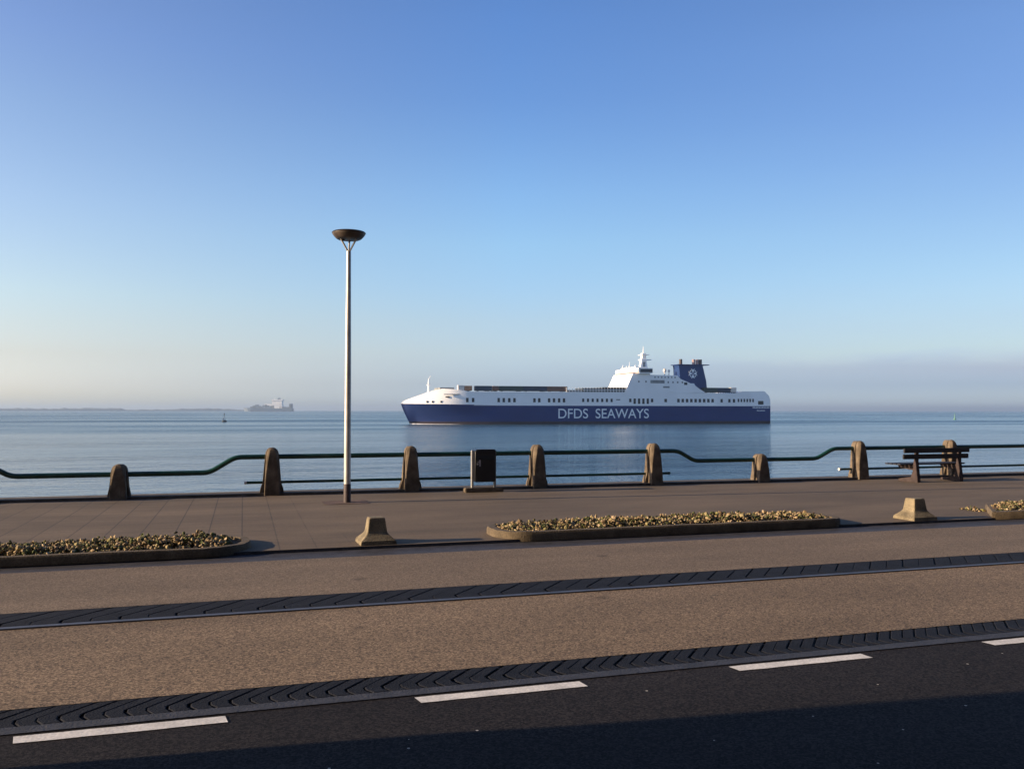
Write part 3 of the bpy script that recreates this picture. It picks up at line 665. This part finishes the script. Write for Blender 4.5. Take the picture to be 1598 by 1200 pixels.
def comb(x0, n, pitch, w_, z0, z1):
    b = MB(); top = []
    for k in range(n): top += [(x0 + k * pitch, z0 + .12), (x0 + k * pitch, z1), (x0 + k * pitch + w_, z1 - .1 * (k % 3)), (x0 + k * pitch + w_, z0 + .12)]
    b.prism([(x0, z0), (top[-1][0], z0)] + top[::-1], PY - .06, PY - .02); b.build('stern_lettering', M['ship_letter'], hull)
comb(183.5, 11, .95, .55, 8.05, 8.8); comb(186, 6, .9, .45, 6.6, 7.1)
# accommodation block
b = MB()
prof = [(109.8, 16), (114.3, 25.5), (123.6, 25.5), (124, 24.9), (139.3, 24.7), (141.3, 22.9), (145.6, 21.3), (149.6, 19.6), (152, 18.0), (155.6, 16)]
b.prism(prof, -HB, HB); acc = b.build('accommodation_block', M['ship_white'], FE)
b = MB(); b.prism([(112.4, 18.75), (111.9, 18.4), (98, 18.4), (98, 18.1), (112.4, 18.1)], -HB + .4, HB - .4); b.build('deck_roof', M['ship_dark'], acc)
def sdw(s, z, w_, h, par=acc):
    b = MB(); b.box(s - w_ / 2, s + w_ / 2, PY - .05, PY + .3, z - h / 2, z + h / 2); return b.build('window', M['ship_grey'], par)
for s in (117.5, 121.5): sdw(s, 21.4, .8, 1)
for k in range(7): sdw(126.6 + 1.9 * k, 23.7, .75, .7)
for k in range(7): sdw(126.0 + 2.7 * k, 21.2, .8, .9)
b = MB(); b.box(124, 132, PY - .06, PY + .3, 20.6, 22.2); b.build('lifeboat_recess', M['ship_grey'], acc)
b = MB(); b.box(131.2, 134.8, PY - .05, PY + .2, 18.3, 19.1); b.build('sign_panel', M['ship_grey'], acc)
b = MB(); b.box(147.2, 150.0, PY - .05, PY + .3, 20.0, 21.6) if False else b.box(143.2, 145.0, PY - .05, PY + .3, 19.9, 21.2); b.build('opening', M['ship_dark'], acc)
# decks seen on the front of the block
for z in (17.6, 20.2, 22.8):
    b = MB(); x = 109.8 + (z - 16) / 9.5 * 4.5
    b.box(x - .05, x + .3, -11.6, 11.6, z - .3, z + .3); b.build('window_row', M['tr_white'], acc)
# wheelhouse with wings
b = MB(); b.prism([(116.9, 25.5), (116.2, 26.8), (116.4, 28.2), (124.2, 28.2), (124.2, 25.5)], -HB - 2.2, HB + 2.2)
wh = b.build('wheelhouse', M['ship_white'], FE)
b = MB(); b.prism([(116.72, 25.7), (116.38, 26.2), (117.2, 26.2), (117.2, 25.7)], -HB - 1.9, HB + 1.9); b.build('window_band', M['tr_brown'], wh)
b = MB(); b.box(117.3, 124.24, -HB - 2.26, -HB - 1.9, 26.0, 27.7); b.build('wing_window', M['ship_dark'], wh)
b = MB(); b.prism([(117.2, 28.2), (117.2, 29.0), (123.6, 29.0), (123.6, 28.2)], -10, 10); b.build('monkey_island', M['ship_white'], wh)
# main mast
b = MB(); b.prism([(123.6, 24.9), (123.6, 28.4), (124.9, 34.5), (124.9, 36.6), (127.0, 36.6), (127.2, 33), (128.0, 28.4), (128.0, 24.9)], -1.2, 1.2); ms = b.build('mast', M['ship_white'], FE)
b = MB(); b.tube([(126, 0, 36.6), (126, 0, 40.4)], .3, 8, .1); b.build('mast_top', M['ship_white'], ms)
b = MB(); b.box(123.9, 129.8, -2.2, 2.2, 33.0, 33.4); b.box(124.2, 128.2, -3, 3, 35.6, 35.85); b.build('radar_platform', M['ship_white'], ms)
b = MB(); b.box(125.2, 126.6, -1.28, -1.0, 29.2, 32); b.build('mast_opening', M['ship_grey'], ms)
for x, y, h in ((118.4, 1, 32.0), (118.0, 9, 30.9), (119.5, -4, 30.6), (118.6, 5, 30.2)):
    b = MB(); b.tube([(x, y, 28.9), (x, y, h)], .16, 6, .08); b.box(x - .35, x + .35, y - .35, y + .35, 29, 29.9); b.build('antenna', M['ship_white'], wh)
b = MB(); b.lathe([(.05, 28.7), (.75, 28.3), (.95, 27.6), (.75, 26.9), (.3, 26.6), (.3, 24.6)], 136.5, -4, 14); b.build('satellite_dome', M['tr_white'], acc, smooth=True)
b = MB(); b.lathe([(.05, 28.2), (.6, 27.8), (.6, 27.0), (.25, 26.6), (.25, 24.6)], 139.0, -4, 14); b.build('satellite_dome', M['tr_white'], acc, smooth=True)
# funnel
b = MB(); FY0, FY1 = -8.2, -1.2
def fr(x0, x1, y0, y1, z): return [(x0, y0, z), (x1, y0, z), (x1, y1, z), (x0, y1, z)]
b.grid([fr(143.6, 159.2, FY0 - .3, FY1 + .3, 16), fr(143.4, 158.6, FY0 - .3, FY1 + .3, 22), fr(142.9, 157.0, FY0, FY1, 29), fr(142.6, 156.6, FY0, FY1, 30.4)], True, True, True)
M['funnel_blue'] = mat('funnel_blue', (.010, .04, .15), .5, .1, .1); fn = b.build('funnel', M['funnel_blue'], FE)
b = MB(); b.box(141.8, 160.2, FY0 - .9, FY1 + .9, 30.4, 30.75); b.build('funnel_platform', M['ship_blue'], fn)
for x0, m in ((145.6, 'funnel_pipe'), (153.2, 'pipe_pink'), (155.3, 'pipe_pink'), (157.2, 'funnel_pipe')):
    b = MB(); b.tube([(x0, -4.6, 30.7), (x0, -4.6, 33.6)], .85, 12); b.build('exhaust_pipe', M[m], fn, smooth=True)
# round emblem on the funnel side: pale eight pointed cross
b = MB(); ex, ez, yy = 150.8, 26.0, FY0 - .34
b.T = Matrix.Translation((ex, yy, ez))
for k in range(4):
    a = R(90 * k); ca, sa = math.cos(a), math.sin(a)
    poly = [(0.15, 0), (2.6, 1.15), (2.0, 0.0), (2.6, -1.15)]
    b.grid([[(x * ca - z * sa, y, x * sa + z * ca) for x, z in poly] for y in (0, .12)], True, True, True)
    a = R(45 + 90 * k); b.grid([[(1.9 * math.cos(a) + .42 * math.cos(t), y, 1.9 * math.sin(a) + .42 * math.sin(t)) for t in [R(60 * q) for q in range(6)]] for y in (0, .12)], True, True, True)
b.build('emblem', M['ship_letter'], fn)
b = MB(); b.prism([(147.3, 18.5), (147.3, 20.8), (150, 20.8), (151.5, 18.5)], FY0 - 3, FY0 - .5); b.build('funnel_vent', M['ship_white'], fn)
# foremast, deck rails and fittings
b = MB(); b.tube([(9.5, 0, 15), (9.7, 0, 22.0)], .65, 8, .3); b.tube([(9.7, 0, 22), (10.6, 0, 23.6)], .25, 6, .12); b.box(8.8, 10.6, -1.6, 1.6, 19.0, 19.25); b.build('foremast', M['ship_white'], FE)
b = MB(); b.box(14, 21, -8, 8, 16.8, 17.8); b.build('deck_house', M['ship_grey'], FE)
b = MB()
for k in range(22): b.tube([(78 + 1.6 * k, -HB + .3, 16), (78 + 1.6 * k, -HB + .3, 18.2)], .14, 5)
b.box(87, 112.4, -HB + .2, -HB + .4, 16.85, 17.1); b.build('deck_posts', M['ship_white'], acc)
b = MB(); b.box(87, 112, -HB + .9, -HB + 12, 16, 18.0); b.build('open_deck', M['ship_dark'], acc)
b = MB(); b.box(79.5, 86, -HB + .6, -HB + 6, 15.9, 16.9); b.build('ramp_cover', M['ship_grey'], upper)
# bow wave
b = MB(); rows = []
for k in range(26):
    s = -1 + k * 1.0; wv = 1.1 * math.exp(-k / 9) * (.6 + .4 * random.random())
    y = -hbw(s) - .15
    rows.append([(s + 1.2, y - wv * 1.8 - .2, .02), (s + 1.2, y - wv * .8, .12 + wv * .5), (s + 1.2, y + .6, .05 + wv * .45)])
b.grid(rows); bw = tag(b.build('bow_wave', M['foam']), label='thin white bow wave where the ferry stem cuts the water', cat='bow wave', kind='stuff')
bw.location = FE.location; bw.rotation_euler = FE.rotation_euler

# cargo on the open deck: every trailer its own thing
def trailer(s, L, m, label, h=2.5, y=-HB + 2.2, cab=False, z=15.9):
    loc = FE.matrix_basis @ Vector((s + L / 2, y, z))
    r = empty('cargo_trailer', loc, FE.rotation_euler.z, label=label, cat='trailer', group="trailers parked on the ferry's open deck")
    b = MB(); b.box(-L / 2, L / 2, -1.28, 1.28, .5, h); b.build('box', M[m], r, bevel=.06, seg=1)
    b = MB(); b.box(-L / 2 + .2, L / 2 - .2, -1, 1, .25, .5); 
    b.build('chassis', M['ship_dark'], r)
    for q in (L / 2 - 1.6, L / 2 - 2.9, -L / 2 + 1.6):
        for yy in (-1.1, 1.1):
            b = MB(); b.T = Matrix.Translation((q, yy, .25)) ; b.tube([(0, -.14, 0), (0, .14, 0)], .25, 12); b.build('wheel', M['ship_dark'], r)
    return r
TR = [(22.2, 3.0, 'tr_white', 'small cream unit nearest the bow on the ferry deck'), (25.8, 3.4, 'tr_orange', 'tan box unit ahead of the dark blue trailer on the ferry deck'),
      (30.8, 8.4, 'tr_blue', 'dark blue trailer near the bow, behind the tan unit on the ferry deck'), (40.0, 2.6, 'tr_brown', 'short brown unit between dark trailers on the ferry foredeck'),
      (43.2, 12.2, 'tr_green', 'first dark green trailer of the long row on the ferry foredeck'), (55.7, 12.2, 'tr_blue', 'dark blue trailer ending the long row on the ferry foredeck'),
      (68.2, 10.4, 'tr_brown', 'long red brown trailer amidships on the ferry deck'), (155.2, 8.0, 'tr_green', 'dark green trailer just behind the ferry funnel'),
      (163.4, 7.4, 'tr_blue', 'dark blue trailer behind the green one on the ferry aft deck'), (171.2, 3.2, 'tr_white', 'small pale sunlit unit last on the ferry aft deck')]
for t in TR: trailer(t[0], t[1], t[2], t[3], h=2.7 if t[2] != 'tr_white' else 2.9)

# ------------------------------------------------------------------ far container ship
CS = empty('container_ship', (1.0, 4705, WZ), R(-17.2), label='distant hazy container ship with a white bridge block on the horizon', cat='container ship')
b = MB()
L = 256.0
def cs_row(x, sg): 
    t = min(1, max(0, x / 40)); wv = 16 * (1 - (1 - t) ** 2); return [(x + 4 * (1 - t), sg * wv * .9, 0), (x, sg * max(wv, .5), 13 + (3 if x < 25 else 0))]
xs = [0, 5, 12, 25, 25.1, 40, 230, 256]
for sg in (-1, 1): b.grid([cs_row(x, sg) for x in xs])
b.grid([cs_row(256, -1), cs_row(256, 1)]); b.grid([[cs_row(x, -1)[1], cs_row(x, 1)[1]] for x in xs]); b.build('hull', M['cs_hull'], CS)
hts = [4, 9, 13, 17, 12, 9, 15, 17, 14, 12, 13, None, None, 10, 9, 8, 8, 21]
for i, h in enumerate(hts):
    if h: 
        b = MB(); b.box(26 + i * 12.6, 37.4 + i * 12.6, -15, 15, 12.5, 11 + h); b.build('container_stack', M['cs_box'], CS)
b = MB(); b.box(152, 204, -15, 15, 13, 26) ; b.box(152, 202, -15, 15, 24, 47); b.box(150, 206, -18, 18, 45, 49); b.box(112, 150, -14, 14, 12, 31); cb = b.build('bridge_block', M['ship_white'], CS)
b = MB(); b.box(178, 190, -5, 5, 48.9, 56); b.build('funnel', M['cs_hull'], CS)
b = MB(); b.tube([(162, 0, 49), (162, 0, 57)], 1.2, 6, .5); b.build('mast', M['ship_white'], CS)
CS.scale = (1, 1, 1.25)

# ------------------------------------------------------------------ buoys
by = empty('channel_buoy', (-10.4, 524.9, WZ), label='dark channel buoy with a pale marker left of the lamp post', cat='buoy')
b = MB(); b.lathe([(1.2, -.5), (1.55, .2), (1.55, .9), (1.2, 1.3), (.5, 1.5)], 0, 0, 18); b.build('float', M['ship_dark'], by, smooth=True)
b = MB()
for k in range(4):
    a = R(45 + 90 * k); b.tube([(.9 * math.cos(a), .9 * math.sin(a), 1.2), (.25 * math.cos(a), .25 * math.sin(a), 4.4)], .08, 6)
b.tube([(0, 0, 4.3), (0, 0, 6.0)], .16, 8); b.build('lattice_tower', M['ship_dark'], by)
b = MB(); b.box(-.9, -.1, -.3, .3, 1.6, 2.9); b.build('marker_panel', M['ship_letter'], by)
b = MB(); b.lathe([(.0, 5.2), (.42, 5.5), (.3, 6.1), (0, 6.3)], 0, 0, 10); b.build('topmark', M['ship_dark'], by)
by.scale = (.9, .9, .8)
M['buoy_green'] = mat('buoy_green', (.10, .24, .20), .6)
by = empty('channel_buoy', (515.5, 529.7, WZ), label='small pale green channel buoy near the right horizon', cat='buoy')
b = MB(); b.lathe([(.8, -.5), (1.0, .2), (.95, .8), (.5, 1.1)], 0, 0, 16); b.build('float', M['buoy_green'], by, smooth=True)
b = MB(); b.lathe([(.48, 1.0), (.34, 3.4), (.1, 4.6)], 0, 0, 12); b.build('tower', M['buoy_green'], by)
b = MB(); b.lathe([(.3, 4.5), (.02, 5.2)], 0, 0, 10); b.build('topmark', M['buoy_green'], by)

# ------------------------------------------------------------------ van parked left of the camera, out of frame: it throws the shade across the road
vn = empty('parked_van', (-6.4, 3.59, 0), label='white high roof delivery van parked on the road', cat='van')
b = MB()
pr = [(-2.9, .35), (-2.95, 2.1), (-2.85, 2.55), (-2.6, 2.66), (1.4, 2.66), (1.75, 2.45), (2.35, 1.45), (2.9, 1.15), (3.0, .9), (3.0, .35)]
b.grid([[(x, y, z if abs(y) < 1.01 else z * .99) for x, z in pr] for y in (-1.03, -.98, .98, 1.03)], True, True, True)
b.build('body', M['ship_white'], vn, bevel=.04, seg=2)
b = MB(); b.grid([[(1.80, y, 2.38), (2.33, y, 1.52)] for y in (-.85, .85)]); 
for v in range(len(b.v)): b.v[v] = (b.v[v][0] + .035, b.v[v][1], b.v[v][2] + .02)
b.build('windscreen', M['ship_glass'], vn)
for s in (-1, 1):
    b = MB(); b.prism([(1.0, 1.5), (1.0, 2.2), (1.6, 2.2), (2.05, 1.5)], s * 1.035, s * 1.04); b.build('side_window', M['ship_glass'], vn)
    for x in (-1.9, 2.0):
        b = MB(); b.T = Matrix.Translation((x, s * .93, .34)); b.tube([(0, -.11, 0), (0, .11, 0)], .34, 24); wl = b.build('wheel', M['bin'], vn, bevel=.02)
        b = MB(); b.T = Matrix.Translation((x, s * (1.045), .34)); b.tube([(0, -.01, 0), (0, .01, 0)], .2, 20); b.build('rim', M['galv'], wl)
    b = MB(); b.box(2.88, 3.02, s * .75 - .14, s * .75 + .14, .72, .92); b.build('headlight', M['cap'], vn, bevel=.02)

# ------------------------------------------------------------------ the apartment row behind the camera, closing off the sky on the land side
M['brick'] = mat('brown_brick', (.07, .042, .03), .9, .2, .6); M['render_wall'] = mat('grey_render', (.10, .095, .09), .9, .12, .5)
specs = [(-62, 24, 18, 'brick', 'brown brick apartment block furthest left behind the road'), (-37, 18, 19, 'render_wall', 'grey apartment block left of the two brick blocks behind the road'),
         (-18, 22, 21, 'brick', 'brown brick apartment block just left behind the camera'), (5, 20, 21, 'render_wall', 'tall grey apartment block right behind the camera'),
         (26, 26, 20, 'brick', 'long brown brick apartment block to the right behind the road'), (53, 24, 18, 'render_wall', 'grey apartment block furthest right behind the road')]
for x0, wd, hh, wm, lb in specs:
    r = empty('apartment_building', (x0 + wd / 2, -10, 0), label=lb, cat='building', group='apartment blocks along the land side')
    b = MB(); b.box(-wd / 2, wd / 2, -6, 6, 0, hh); b.build('wall', M[wm], r)
    b = MB(); b.box(-wd / 2 - .2, wd / 2 + .2, -6.2, 6.3, hh, hh + .5); b.build('roof', M['ground'], r)
    nx = int(wd / 3.4)
    for fl in range(int(hh / 3)):
        for k in range(nx):
            x = -wd / 2 + (k + .5) * wd / nx
            b = MB(); b.box(x - .8, x + .8, 6.003, 6.06, fl * 3 + .9, fl * 3 + 2.5); f_ = b.build('window', M['ship_glass'], r)
    for fl in range(1, int(hh / 3)):
        b = MB(); b.box(-wd / 2 + 1, wd / 2 - 1, 6.0, 7.1, fl * 3 + .2, fl * 3 + .4); b.box(-wd / 2 + 1, wd / 2 - 1, 7.02, 7.08, fl * 3 + .4, fl * 3 + 1.3); b.build('balcony', M['ship_dark'], r)
    b = MB(); b.box(-.6, .6, 6.003, 6.1, 0, .85); b.build('door', M['bench_leg'], r)

# ------------------------------------------------------------------ haze
b = MB(); b.box(-20500, 20500, -700, 20500, -8.2, 78)
hz = b.build('haze', None or bpy.data.materials.new('haze_air')); hz['kind'] = 'stuff'
m = hz.data.materials[0]; m.use_nodes = True; t = m.node_tree; t.nodes.clear()
o_ = N(t, 'ShaderNodeOutputMaterial'); pv = N(t, 'ShaderNodeVolumePrincipled')
pv.inputs['Color'].default_value = (.50, .66, .88, 1); pv.inputs['Anisotropy'].default_value = .25; pv.inputs['Density'].default_value = 1.1e-4
t.links.new(pv.outputs[0], o_.inputs['Volume'])
